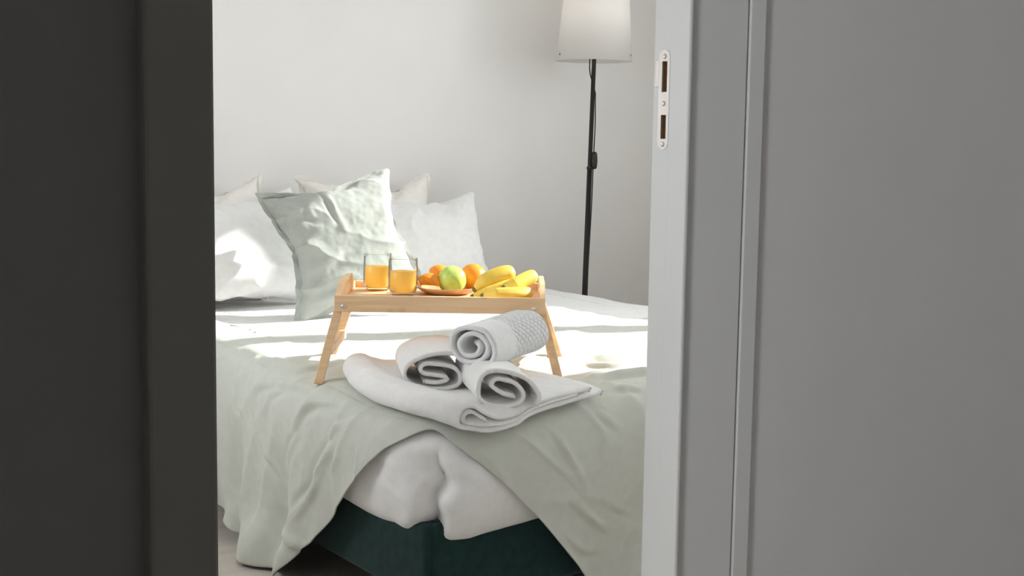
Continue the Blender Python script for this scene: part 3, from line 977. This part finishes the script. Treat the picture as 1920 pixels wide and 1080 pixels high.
for sx, xt, xf in ((-1, 0.012, -0.040), (1, TW - 0.012, TW + 0.036)):
    for yl in (0.022, TD - 0.022):
        xf += sx * (0.008 if yl > 0.1 else 0.0)
        pl = TR.matrix_basis @ Vector((xf, yl, 0))
        zf = surf(pl.x, pl.y) - 0.5 - 0.003
        slanted('leg', (xt, yl, TH + 0.020), (xf, yl, zf), 0.021, 0.012)
    xm = xt + (xf - xt) * 0.66 - sx * 0.010
    slanted_y = boxes_obj('crossbar', [(xm - 0.008, xm + 0.008, 0.028, TD - 0.028, TH * 0.34, TH * 0.34 + 0.02)], M['wood'], TR, 0.001)
for x in (0.021, TW - 0.026):
    v, f = lathe([(0, 0.003), (0.003, 0.0028), (0.0046, 0.0015), (0.005, 0), (0, -0.001)], 20)
    tr('bolt', mesh_obj('bolt', [(x + q[0], -q[2], TH + 0.013 + q[1]) for q in v], f, M['bolt'], TR))
def on_tray(x, y, z=0.0):
    return TR.matrix_basis @ Vector((x, y, TH + 0.022 + z))

# ------------------------------------------------------------------ juice glasses
def juice_mat():
    m, nt, b = mat_new('orange_juice')
    b.inputs['Base Color'].default_value = (1.0, 0.50, 0.07, 1)
    b.inputs['Roughness'].default_value = 0.25
    tc = nt.nodes.new('ShaderNodeTexCoord')
    n = nt.nodes.new('ShaderNodeTexNoise'); n.inputs['Scale'].default_value = 60; n.inputs['Detail'].default_value = 3
    link(nt, tc.outputs['Object'], n.inputs['Vector'])
    r = nt.nodes.new('ShaderNodeValToRGB')
    r.color_ramp.elements[0].color = (1.0, 0.66, 0.16, 1); r.color_ramp.elements[1].color = (1.0, 0.76, 0.26, 1)
    link(nt, n.outputs['Fac'], r.inputs['Fac']); link(nt, r.outputs['Color'], b.inputs['Base Color'])
    tr_ = nt.nodes.new('ShaderNodeBsdfTranslucent'); tr_.inputs['Color'].default_value = (1.0, 0.80, 0.32, 1)
    mx = nt.nodes.new('ShaderNodeMixShader'); mx.inputs['Fac'].default_value = 0.55
    link(nt, b.outputs[0], mx.inputs[1]); link(nt, tr_.outputs[0], mx.inputs[2])
    link(nt, mx.outputs[0], nt.nodes['Material Output'].inputs['Surface'])
    return m
M['juice'] = juice_mat()
def foam_mat():
    return plain('juice_foam', (1.0, 0.80, 0.50), 0.4)
M['foam'] = foam_mat()
def tumbler(name, x, y, level, label, h=0.092, sc_=1.0):
    t = tag(empty(name, on_tray(x, y)), label, 'glass', 'juice glasses on the tray')
    R = 0.0355 * sc_
    def rad(z):
        return R * (0.70 + 0.30 * (1 - (1 - min(1, z / 0.024)) ** 2) - 0.045 * max(0, (z - 0.045) / 0.047))
    zs = [0, 0.0015, 0.004, 0.008, 0.013, 0.018, 0.024, 0.032, 0.042, 0.055, 0.068, 0.080, h - 0.001]
    outer = [(0, 0.0)] + [(rad(z), z) for z in zs] + [(rad(h) - 0.0008, h)]
    inner = [(rad(h) - 0.0019, h - 0.001)] + [(rad(z) - 0.0022, z) for z in reversed(zs) if z >= 0.008] + [(0, 0.007)]
    v, f = lathe(outer + inner, 56)
    mesh_obj('tumbler', v, f, M['glass'], t)
    zz = [0.0078, 0.010, 0.013, 0.018, 0.024, 0.032, 0.042, level - 0.001]
    jp = [(0, 0.0076)] + [(rad(z) - 0.0026, z) for z in zz] + [(rad(level) - 0.0032, level), (0, level)]
    v, f = lathe(jp, 48)
    j = mesh_obj('juice', v, f, M['juice'], t); j['label'] = 'bright orange juice'
    return t
tumbler('juice_glass', 0.074, 0.255, 0.060, 'tumbler of orange juice standing at the left, further back on the tray')
tumbler('juice_glass', 0.145, 0.160, 0.058, 'tumbler of orange juice nearer the middle, close to the front rail of the tray', 0.090, 1.02)

# ------------------------------------------------------------------ fruit
v, f = lathe([(0, 0.0), (0.045, 0.0), (0.056, 0.003), (0.068, 0.010), (0.076, 0.016), (0.0765, 0.0175), (0.074, 0.0175), (0.064, 0.010), (0.05, 0.0055), (0, 0.005)], 64)
plate = mesh_obj('wooden_plate', v, f, M['wood_dark'])
PXY = (0.250, 0.205)
plate.location = on_tray(*PXY)
tag(plate, 'round shallow wooden plate holding the fruit on the tray', 'plate')
def fruit_mat(name, c0, c1, rough=0.4, bump=0.0, bscale=300, scale=12, sss=0.05):
    m, nt, b = mat_new(name)
    b.inputs['Roughness'].default_value = rough
    b.inputs['Subsurface Weight'].default_value = sss
    b.inputs['Subsurface Radius'].default_value = (0.01, 0.006, 0.002)
    b.inputs['Subsurface Scale'].default_value = 0.5
    tc = nt.nodes.new('ShaderNodeTexCoord')
    n = nt.nodes.new('ShaderNodeTexNoise'); n.inputs['Scale'].default_value = scale; n.inputs['Detail'].default_value = 3
    link(nt, tc.outputs['Object'], n.inputs['Vector'])
    r = nt.nodes.new('ShaderNodeValToRGB'); r.color_ramp.elements[0].position = 0.35; r.color_ramp.elements[1].position = 0.65
    r.color_ramp.elements[0].color = c0 + (1,); r.color_ramp.elements[1].color = c1 + (1,)
    link(nt, n.outputs['Fac'], r.inputs['Fac']); link(nt, r.outputs['Color'], b.inputs['Base Color'])
    if bump:
        n2 = nt.nodes.new('ShaderNodeTexNoise'); n2.inputs['Scale'].default_value = bscale
        link(nt, tc.outputs['Object'], n2.inputs['Vector'])
        bp = nt.nodes.new('ShaderNodeBump'); bp.inputs['Strength'].default_value = bump; bp.inputs['Distance'].default_value = 0.001
        link(nt, n2.outputs['Fac'], bp.inputs['Height']); link(nt, bp.outputs['Normal'], b.inputs['Normal'])
    return m
M['apple'] = fruit_mat('green_apple_skin', (0.42, 0.62, 0.09), (0.56, 0.72, 0.17), 0.3)
M['orange'] = fruit_mat('orange_peel', (0.90, 0.30, 0.015), (0.98, 0.38, 0.03), 0.4, 0.35, 260)
M['flesh'] = fruit_mat('orange_flesh', (0.95, 0.42, 0.03), (1.0, 0.60, 0.12), 0.3, 0.3, 180, 60)
M['pith'] = fruit_mat('orange_pith', (0.95, 0.72, 0.32), (1.0, 0.80, 0.45), 0.6)
M['banana'] = fruit_mat('banana_peel', (0.80, 0.55, 0.06), (0.90, 0.66, 0.12), 0.5, 0.0, 300, 25)
M['banana_tip'] = fruit_mat('banana_tip', (0.10, 0.09, 0.03), (0.22, 0.22, 0.05), 0.6)
M['stem'] = plain('apple_stem', (0.12, 0.08, 0.03), 0.7)

# apple: five soft lobes, dimples at both ends
def apple():
    n, m = 64, 40
    R = 0.0345
    vs, fs = [], []
    for i in range(m + 1):
        th = pi * i / m
        for k in range(n):
            a = 2 * pi * k / n
            r = R * (1 + 0.035 * sin(th) ** 1 * 0 + 0.04 * cos(5 * a) * (0.15 + 0.85 * (0.5 - 0.5 * cos(th)) ** 3))
            rr = r * sin(th) ** 0.92 * (1.04 - 0.07 * (0.5 - 0.5 * cos(th)))
            z = R * 0.93 * cos(th)
            z -= R * 0.26 * exp(-(th / 0.30) ** 2)
            z += R * 0.20 * exp(-((pi - th) / 0.30) ** 2)
            vs.append((rr * cos(a), rr * sin(a), z))
    fs = grid_faces(m + 1, n, True)
    fs = [f[::-1] for f in fs]
    return vs, fs
def put_apple(x, y):
    t = tag(empty('apple', on_tray(x, y, 0.0055 + 0.0300)), 'green apple lying on the wooden plate', 'apple')
    t.rotation_euler = (radians(-62), radians(18), radians(-20))
    v, f = apple()
    mesh_obj('flesh', v, f, M['apple'], t)
    v, f = tube([(0, 0, 0.022), (0.001, 0, 0.030), (0.003, 0.001, 0.037)], [0.0011, 0.0010, 0.0014], 8)
    mesh_obj('stem', v, f, M['stem'], t)
put_apple(0.262, 0.185)

def orange_body(R):
    v, f = lathe([(R * sin(pi * i / 30), -R * 0.95 * cos(pi * i / 30) + (R * 0.06 * exp(-((30 - i) / 2.0) ** 2) * -1)) for i in range(31)], 48)
    return v, f
t = tag(empty('orange', on_tray(0.312, 0.240, 0.006 + 0.0325)), 'whole orange behind the green apple on the plate', 'orange')
v, f = orange_body(0.0335); mesh_obj('peel', v, f, M['orange'], t)
v, f = lathe([(0, 0.001), (0.002, 0.0008), (0.0028, 0), (0, -0.001)], 10)
mesh_obj('stem_button', [(q[0], q[1], q[2] + 0.0295) for q in v], f, M['stem'], t)
t.rotation_euler = (radians(30), radians(20), 0)

def wedge(name, loc, rot, label, R=0.034, ang=radians(100)):
    t = tag(empty(name, loc), label, 'orange piece', 'orange wedges on the plate')
    t.rotation_euler = rot
    n, m = 20, 24
    def shell(r):
        vs = []
        for i in range(m + 1):
            th = pi * i / m
            for k in range(n + 1):
                a = -ang / 2 + ang * k / n
                vs.append((r * sin(th) * cos(a), r * sin(th) * sin(a), r * cos(th)))
        return vs
    v1, v2 = shell(R), shell(R - 0.0035)
    fs = grid_faces(m + 1, n + 1); off = len(v1)
    fs2 = [tuple(q + off for q in g[::-1]) for g in fs]
    rim = []
    for i in range(m):
        for k in (0, n):
            a, b = i * (n + 1) + k, (i + 1) * (n + 1) + k
            rim.append((a, b, b + off, a + off))
    mesh_obj('peel', v1 + v2, fs + fs2 + rim, M['orange'], t)
    # flesh: two flat cut faces meeting at the core, slightly sunken
    r = R - 0.0034
    vs = [(0.002, 0, r * 0.9 * (1 - 2 * i / m)) for i in range(m + 1)]
    fl = []
    for sgn in (-1, 1):
        b0 = len(vs)
        for i in range(m + 1):
            th = pi * i / m
            vs.append((r * sin(th) * cos(ang / 2 * 0.96), sgn * r * sin(th) * sin(ang / 2 * 0.96), r * cos(th)))
        for i in range(m):
            fl.append((i, i + 1, b0 + i + 1, b0 + i))
    mesh_obj('flesh', vs, fl, M['flesh'], t, smooth=False)
    return t
wedge('orange_wedge', on_tray(0.207, 0.180, 0.0065 + 0.014), (radians(80), radians(-75), radians(20)), 'cut orange wedge lying at the left rim of the plate', 0.032)
wedge('orange_wedge', on_tray(0.228, 0.240, 0.0065 + 0.028), (radians(10), radians(-120), radians(60)), 'cut orange wedge peeking out from behind the apple', 0.033)

def banana(label, pts, R=0.0165, tip_first=True):
    P, L = resample(smooth_curve(pts, 40), 41)
    c = Vector(P[0])
    t = tag(empty('banana', c), label, 'banana', 'bananas on the tray')
    rad = []
    for i in range(41):
        u = i / 40
        rr = R * min(1.0, (0.34 + 2.6 * u) ** 0.75 if u < 0.25 else 1.0)
        if u > 0.80: rr = R * max(0.22, sqrt(max(0.0, 1 - ((u - 0.80) / 0.205) ** 2)))
        rad.append(rr)
    sh = lambda a: 1.0 + 0.05 * cos(5 * a)
    v, f = tube([Vector(q) - c for q in P], rad, 20, True, sh)
    mesh_obj('peel', v, f, M['banana'], t)
    d = (Vector(P[0]) - Vector(P[2])).normalized()
    v, f = tube([Vector((0, 0, 0)) - d * 0.002, d * 0.004, d * 0.008], [rad[0] * 1.03, rad[0] * 0.85, rad[0] * 0.55], 10)
    o = mesh_obj('tip', v, f, M['banana_tip'], t); o['label'] = 'dark dried tip'
    return t
def tp(x, y, z): return tuple(on_tray(x, y, z))
banana('uppermost ripe banana resting across the others with its dark tip over the plate',
       [tp(0.322, 0.100, 0.023), tp(0.346, 0.105, 0.042), tp(0.378, 0.115, 0.056), tp(0.414, 0.130, 0.062)], 0.0205)
banana('banana at the right lying a little lower, its rounded end by the tray handle',
       [tp(0.390, 0.075, 0.030), tp(0.412, 0.085, 0.036), tp(0.438, 0.105, 0.048), tp(0.465, 0.130, 0.056)], 0.0175)
banana('long banana underneath the upper two, sloping up to the right',
       [tp(0.318, 0.075, 0.010), tp(0.350, 0.080, 0.018), tp(0.392, 0.095, 0.032), tp(0.430, 0.130, 0.036)], 0.0145)
banana('lowest banana lying flat along the front rail of the tray',
       [tp(0.342, 0.050, 0.014), tp(0.380, 0.050, 0.0175), tp(0.420, 0.060, 0.0185), tp(0.455, 0.085, 0.018)], 0.0165)

# ------------------------------------------------------------------ towels
UVS = []
def set_uv(o):
    me = o.data
    uv = me.uv_layers.new(name='cloth')
    li = np.empty(len(me.loops), dtype=np.int32); me.loops.foreach_get('vertex_index', li)
    uv.data.foreach_set('uv', np.array(UVS, dtype=np.float32)[li].ravel())
    UVS.clear()

def band(center, thick, length, ny=26, jitter=0.002, seed=1, taper=None, end_wave=0.004):
    """thick cloth band following a 2-D centre line (x,z), extruded along y; returns verts, faces"""
    C, L = resample(smooth_curve(center, 160), 130)
    Tn = np.gradient(C, axis=0); Tn /= np.linalg.norm(Tn, axis=1, keepdims=True)
    Nn = np.stack([-Tn[:, 1], Tn[:, 0]], 1)
    n = len(C)
    th = np.full(n, thick / 2)
    ring = []
    for k in range(n): ring.append(C[k] + Nn[k] * th[k])
    ra = [C[-1] + (Tn[-1] * cos(a) + Nn[-1] * sin(a)) * th[-1] for a in np.linspace(pi / 2, -pi / 2, 7)[1:-1]]
    ring += ra
    for k in range(n - 1, -1, -1): ring.append(C[k] - Nn[k] * th[k])
    ring += [C[0] + (-Tn[0] * cos(a) - Nn[0] * sin(a)) * th[0] for a in np.linspace(pi / 2, -pi / 2, 7)[1:-1]]
    m = len(ring)
    cen = C.mean(0)
    V = []
    for j in range(ny + 1):
        t = j / ny
        for k in range(m):
            x, z = ring[k]
            if taper:
                sx, sz, dx, dz = taper(t)
                x = cen[0] + (x - cen[0]) * sx + dx; z = cen[1] + (z - cen[1]) * sz + dz
            g = jitter * fbm(x * 22, t * length * 22, z * 22, 3, seed)
            e = 0.0
            kk = k if k < n else max(0, 2 * n + 4 - k)
            e = end_wave * fbm(kk * 0.035, seed * 3.0, 0, 2, seed)
            V.append((x + g, t * length + e, z + g * 0.8))
    UVS.extend([((k if k < n else 2 * n - k) * L / n, (j / ny) * length) for j in range(ny + 1) for k in range(m)])
    F = grid_faces(ny + 1, m, True)
    # rounded closing strips at both ends: bridge the two long sides
    for j, rev in ((0, False), (ny, True)):
        o = j * m
        for k in range(n - 1):
            a, b = o + k, o + k + 1
            c, d = o + (2 * n + 4 - k - 1), o + (2 * n + 4 - k)
            F.append((a, d, c, b) if not rev else (a, b, c, d))
        F.append(tuple(o + q for q in range(n - 1, n + 6)))
        F.append(tuple(o + q % m for q in range(2 * n + 4, 2 * n + 11)))
    return V, F

def spiral(rx, rz, turns, pitch, start=0.0, wob=0.0, seed=0, n=60, squash=0.0):
    pts = []
    for i in range(n):
        t = i / (n - 1)
        a = start + 2 * pi * turns * t
        k = 1 - pitch * turns * t
        w = 1 + wob * noise.noise(Vector((cos(a) * 1.3 + seed, sin(a) * 1.3, t * 2)))
        x = rx * k * w * cos(a); z = rz * k * w * sin(a)
        pts.append((x, z))
    return pts

def towel(name, bands, mat, loc, yaw, label, tilt=(0, 0), group=None):
    V, F = [], []
    for v, f in bands:
        o = len(V); V += v; F += [tuple(q + o for q in g) for g in f]
    R = Matrix.Rotation(yaw, 3, 'Z') @ Matrix.Rotation(tilt[0], 3, 'X') @ Matrix.Rotation(tilt[1], 3, 'Y')
    V = [R @ Vector(q) for q in V]
    o = mesh_obj(name, V, F, mat)
    set_uv(o)
    o.location = loc
    tag(o, label, 'towel', group)
    return o

# big bath towel folded flat at the corner of the bed
def bath_towel():
    W, Lg = 0.43, 0.50
    bands = []
    outer = [(W, 0.010), (0.30, 0.007), (0.10, 0.006), (0.030, 0.006), (0.006, 0.016), (0.001, 0.032), (0.016, 0.049), (0.050, 0.053), (0.085, 0.040), (0.13, 0.029), (0.22, 0.026), (0.32, 0.025), (0.395, 0.023)]
    bands.append(band(outer, 0.011, Lg, 30, 0.004, 3))
    mid = [(0.36, 0.018), (0.20, 0.015), (0.12, 0.015), (0.06, 0.016), (0.028, 0.018), (0.020, 0.032), (0.040, 0.040), (0.062, 0.036), (0.080, 0.028)]
    bands.append(band(mid, 0.008, Lg - 0.012, 26, 0.004, 5))
    V, F = [], []
    for v, f in bands:
        o = len(V); F += [tuple(q + o for q in g) for g in f]; V += v
    ox, oy = 1.388, 2.243
    out = []
    for x, y, z in V:
        X = ox + x; Y = oy + y
        X += 0.06 * max(0.0, (Y - 2.5) / 0.25) ** 2 * (1 - x / W)
        X += 0.055 * max(0.0, 1 - y / 0.14) ** 2 * max(0.0, 1 - x / 0.16)
        Y -= 0.028 * exp(-((x - 0.13) / 0.09) ** 2) * (1 - y / Lg)
        cxr = max(0.0, x - (W - 0.10)) / 0.10
        Y += 0.005 * cxr * (1 - y / Lg) - 0.10 * cxr * (y / Lg)
        out.append((X, Y, dtop(X, max(Y, BY0)) + 0.012 - 0.42 * edge_drop(X, Y) + 0.003 + z))
    o = mesh_obj('bath_towel', out, F, M['terry'])
    set_uv(o)
    sm = o.modifiers.new('smooth', 'SUBSURF'); sm.levels = 1; sm.render_levels = 1
    return tag(o, 'large white bath towel folded flat under the rolled towels at the bed corner', 'towel')
bath_towel()

ztow = 0.58
a35 = radians(-35)
lw = [(0.070, 0.003), (0.062, 0.030), (0.030, 0.041), (-0.020, 0.038), (-0.062, 0.018), (-0.070, -0.010), (-0.045, -0.030), (0.010, -0.036), (0.044, -0.028), (0.050, -0.006), (0.030, 0.012), (-0.018, 0.020), (-0.036, 0.012), (-0.030, -0.002), (0.010, -0.008), (0.022, -0.016), (0.0, -0.022), (-0.028, -0.020)]
b = [band(lw, 0.0085, 0.235, 24, 0.003, 11)]
towel('rolled_towel', b, M['terry'], (1.507, 2.430, 0.553), radians(-26), 'rolled white towel at the lower left of the stack', (radians(0.5), 0), 'rolled towels')
rw = [(0.062, -0.034), (0.066, -0.012), (0.040, 0.020), (-0.010, 0.040), (-0.050, 0.036), (-0.064, 0.008), (-0.056, -0.022), (-0.020, -0.034), (0.020, -0.030), (0.034, -0.010), (0.012, 0.014), (-0.024, 0.024), (-0.036, 0.010), (-0.014, -0.006), (0.012, -0.014)]
b = [band(rw, 0.0085, 0.240, 24, 0.003, 17)]
towel('rolled_towel', b, M['terry'], (1.562, 2.238, 0.541), radians(-22), 'loosely rolled white towel at the lower right of the stack with its flap open', (radians(2.5), 0), 'rolled towels')
tw = spiral(0.063, 0.047, 2.3, 0.30, radians(-60), 0.10, 3, 60)
b = [band(tw, 0.010, 0.225, 24, 0.003, 23)]
towel('rolled_towel', b, M['terry_grey'], (1.545, 2.356, 0.617), radians(-66), 'rolled pale grey towel with waffle weave on top of the stack', (radians(3), 0), 'rolled towels')

# ------------------------------------------------------------------ floor lamp
LP = Vector((3.225, 4.122, 0.0))
lamp = tag(empty('floor_lamp', LP), 'black floor lamp with a white conical shade behind the bed', 'lamp')
lean_dir = Vector((cos(radians(35)), -sin(radians(35)), 0)) * 0.020
def lp(z, off=(0, 0)): return Vector((off[0], off[1], z)) + lean_dir * z
v, f = lathe([(0, 0), (0.13, 0), (0.135, 0.004), (0.132, 0.012), (0.03, 0.020), (0.014, 0.03), (0, 0.03)], 48)
mesh_obj('base', v, f, M['black'], lamp)
v, f = tube([lp(0.02), lp(0.55), lp(0.551), lp(0.945), lp(0.946), lp(0.955), lp(0.956), lp(1.62)], [0.0095, 0.0105, 0.0105, 0.0100, 0.0125, 0.0125, 0.0085, 0.0085], 16)
mesh_obj('pole', v, f, M['black'], lamp)
cdir = Vector((cos(radians(35)), -sin(radians(35)), 0))
cp = []
for i in range(60):
    z = 0.03 + 1.40 * i / 59
    off = 0.0115 + 0.002 * sin(z * 9.0) + (0.004 * exp(-((z - 1.12) / 0.10) ** 2))
    if z > 1.25: off = 0.0115 - 0.028 * smoothstep(1.22, 1.34, z)
    cp.append(lp(z) + cdir * off)
v, f = tube(cp, 0.0024, 8)
mesh_obj('cord', v, f, M['black'], lamp)
v, f = lathe([(0, -0.034), (0.008, -0.033), (0.012, -0.025), (0.0135, 0), (0.012, 0.025), (0.008, 0.033), (0, 0.034)], 20)
sw = mesh_obj('switch', [tuple(lp(0.98) + cdir * 0.016 + Vector(q)) for q in v], f, M['black'], lamp)
def shade_mat():
    m, nt, b = mat_new('paper_shade')
    b.inputs['Base Color'].default_value = (0.93, 0.91, 0.895, 1); b.inputs['Roughness'].default_value = 0.8
    n, bp = bump_noise(nt, b, 120, 0.05)
    t_ = nt.nodes.new('ShaderNodeBsdfTranslucent'); t_.inputs['Color'].default_value = (0.93, 0.91, 0.89, 1)
    mx = nt.nodes.new('ShaderNodeMixShader'); mx.inputs['Fac'].default_value = 0.5
    link(nt, b.outputs[0], mx.inputs[1]); link(nt, t_.outputs[0], mx.inputs[2]); link(nt, mx.outputs[0], nt.nodes['Material Output'].inputs['Surface'])
    return m
M['shade'] = shade_mat()
SB, ST = 1.362, 1.80
r0, r1 = 0.147, 0.110
vs = []
n = 64
for z, r in ((SB, r0), (ST, r1), (ST, r1 - 0.001), (SB, r0 - 0.001)):
    for k in range(n):
        a = 2 * pi * k / n
        vs.append(tuple(lp(z) + Vector((r * cos(a), r * sin(a), 0))))
fs = []
for q in range(4):
    for k in range(n):
        j = (k + 1) % n
        fs.append((q * n + k, q * n + j, ((q + 1) % 4) * n + j, ((q + 1) % 4) * n + k))
shade = mesh_obj('shade', vs, fs, M['shade'], lamp)
shade['label'] = 'white paper lampshade'
for a in (radians(180 - 35 + 22), radians(-35 - 20)):
    v, f = lathe([(0, 0.0015), (0.0035, 0.001), (0.004, 0), (0, -0.001)], 10)
    c = lp(SB + 0.022) + Vector((cos(a), sin(a), 0)) * (r0 - 0.0015)
    mt = Vector((cos(a), sin(a), 0)).to_track_quat('Z', 'Y').to_matrix()
    mesh_obj('rivet', [tuple(c + mt @ Vector(q)) for q in v], f, M['black'], shade)
# spider that carries the shade
v, f = tube([lp(1.60, (-0.125, 0)), lp(1.60, (0.125, 0))], 0.002, 8)
mesh_obj('shade_ring', v, f, M['black'], lamp)
# bulb added inside the shade, its faint glow lifts shade and wall
def bulb_mat():
    m, nt, b = mat_new('fill_bulb')
    b.inputs['Base Color'].default_value = (0.9, 0.88, 0.84, 1)
    b.inputs['Emission Color'].default_value = (1.0, 0.93, 0.84, 1)
    b.inputs['Emission Strength'].default_value = 4.0
    n, bp = bump_noise(nt, b, 200, 0.02)
    return m
v, f = lathe([(0, -0.045), (0.012, -0.044), (0.014, -0.02), (0.026, 0.0), (0.031, 0.02), (0.026, 0.040), (0.012, 0.050), (0, 0.052)], 24)
bulb = mesh_obj('bulb', [tuple(lp(1.53) + Vector(q)) for q in v], f, bulb_mat(), lamp)
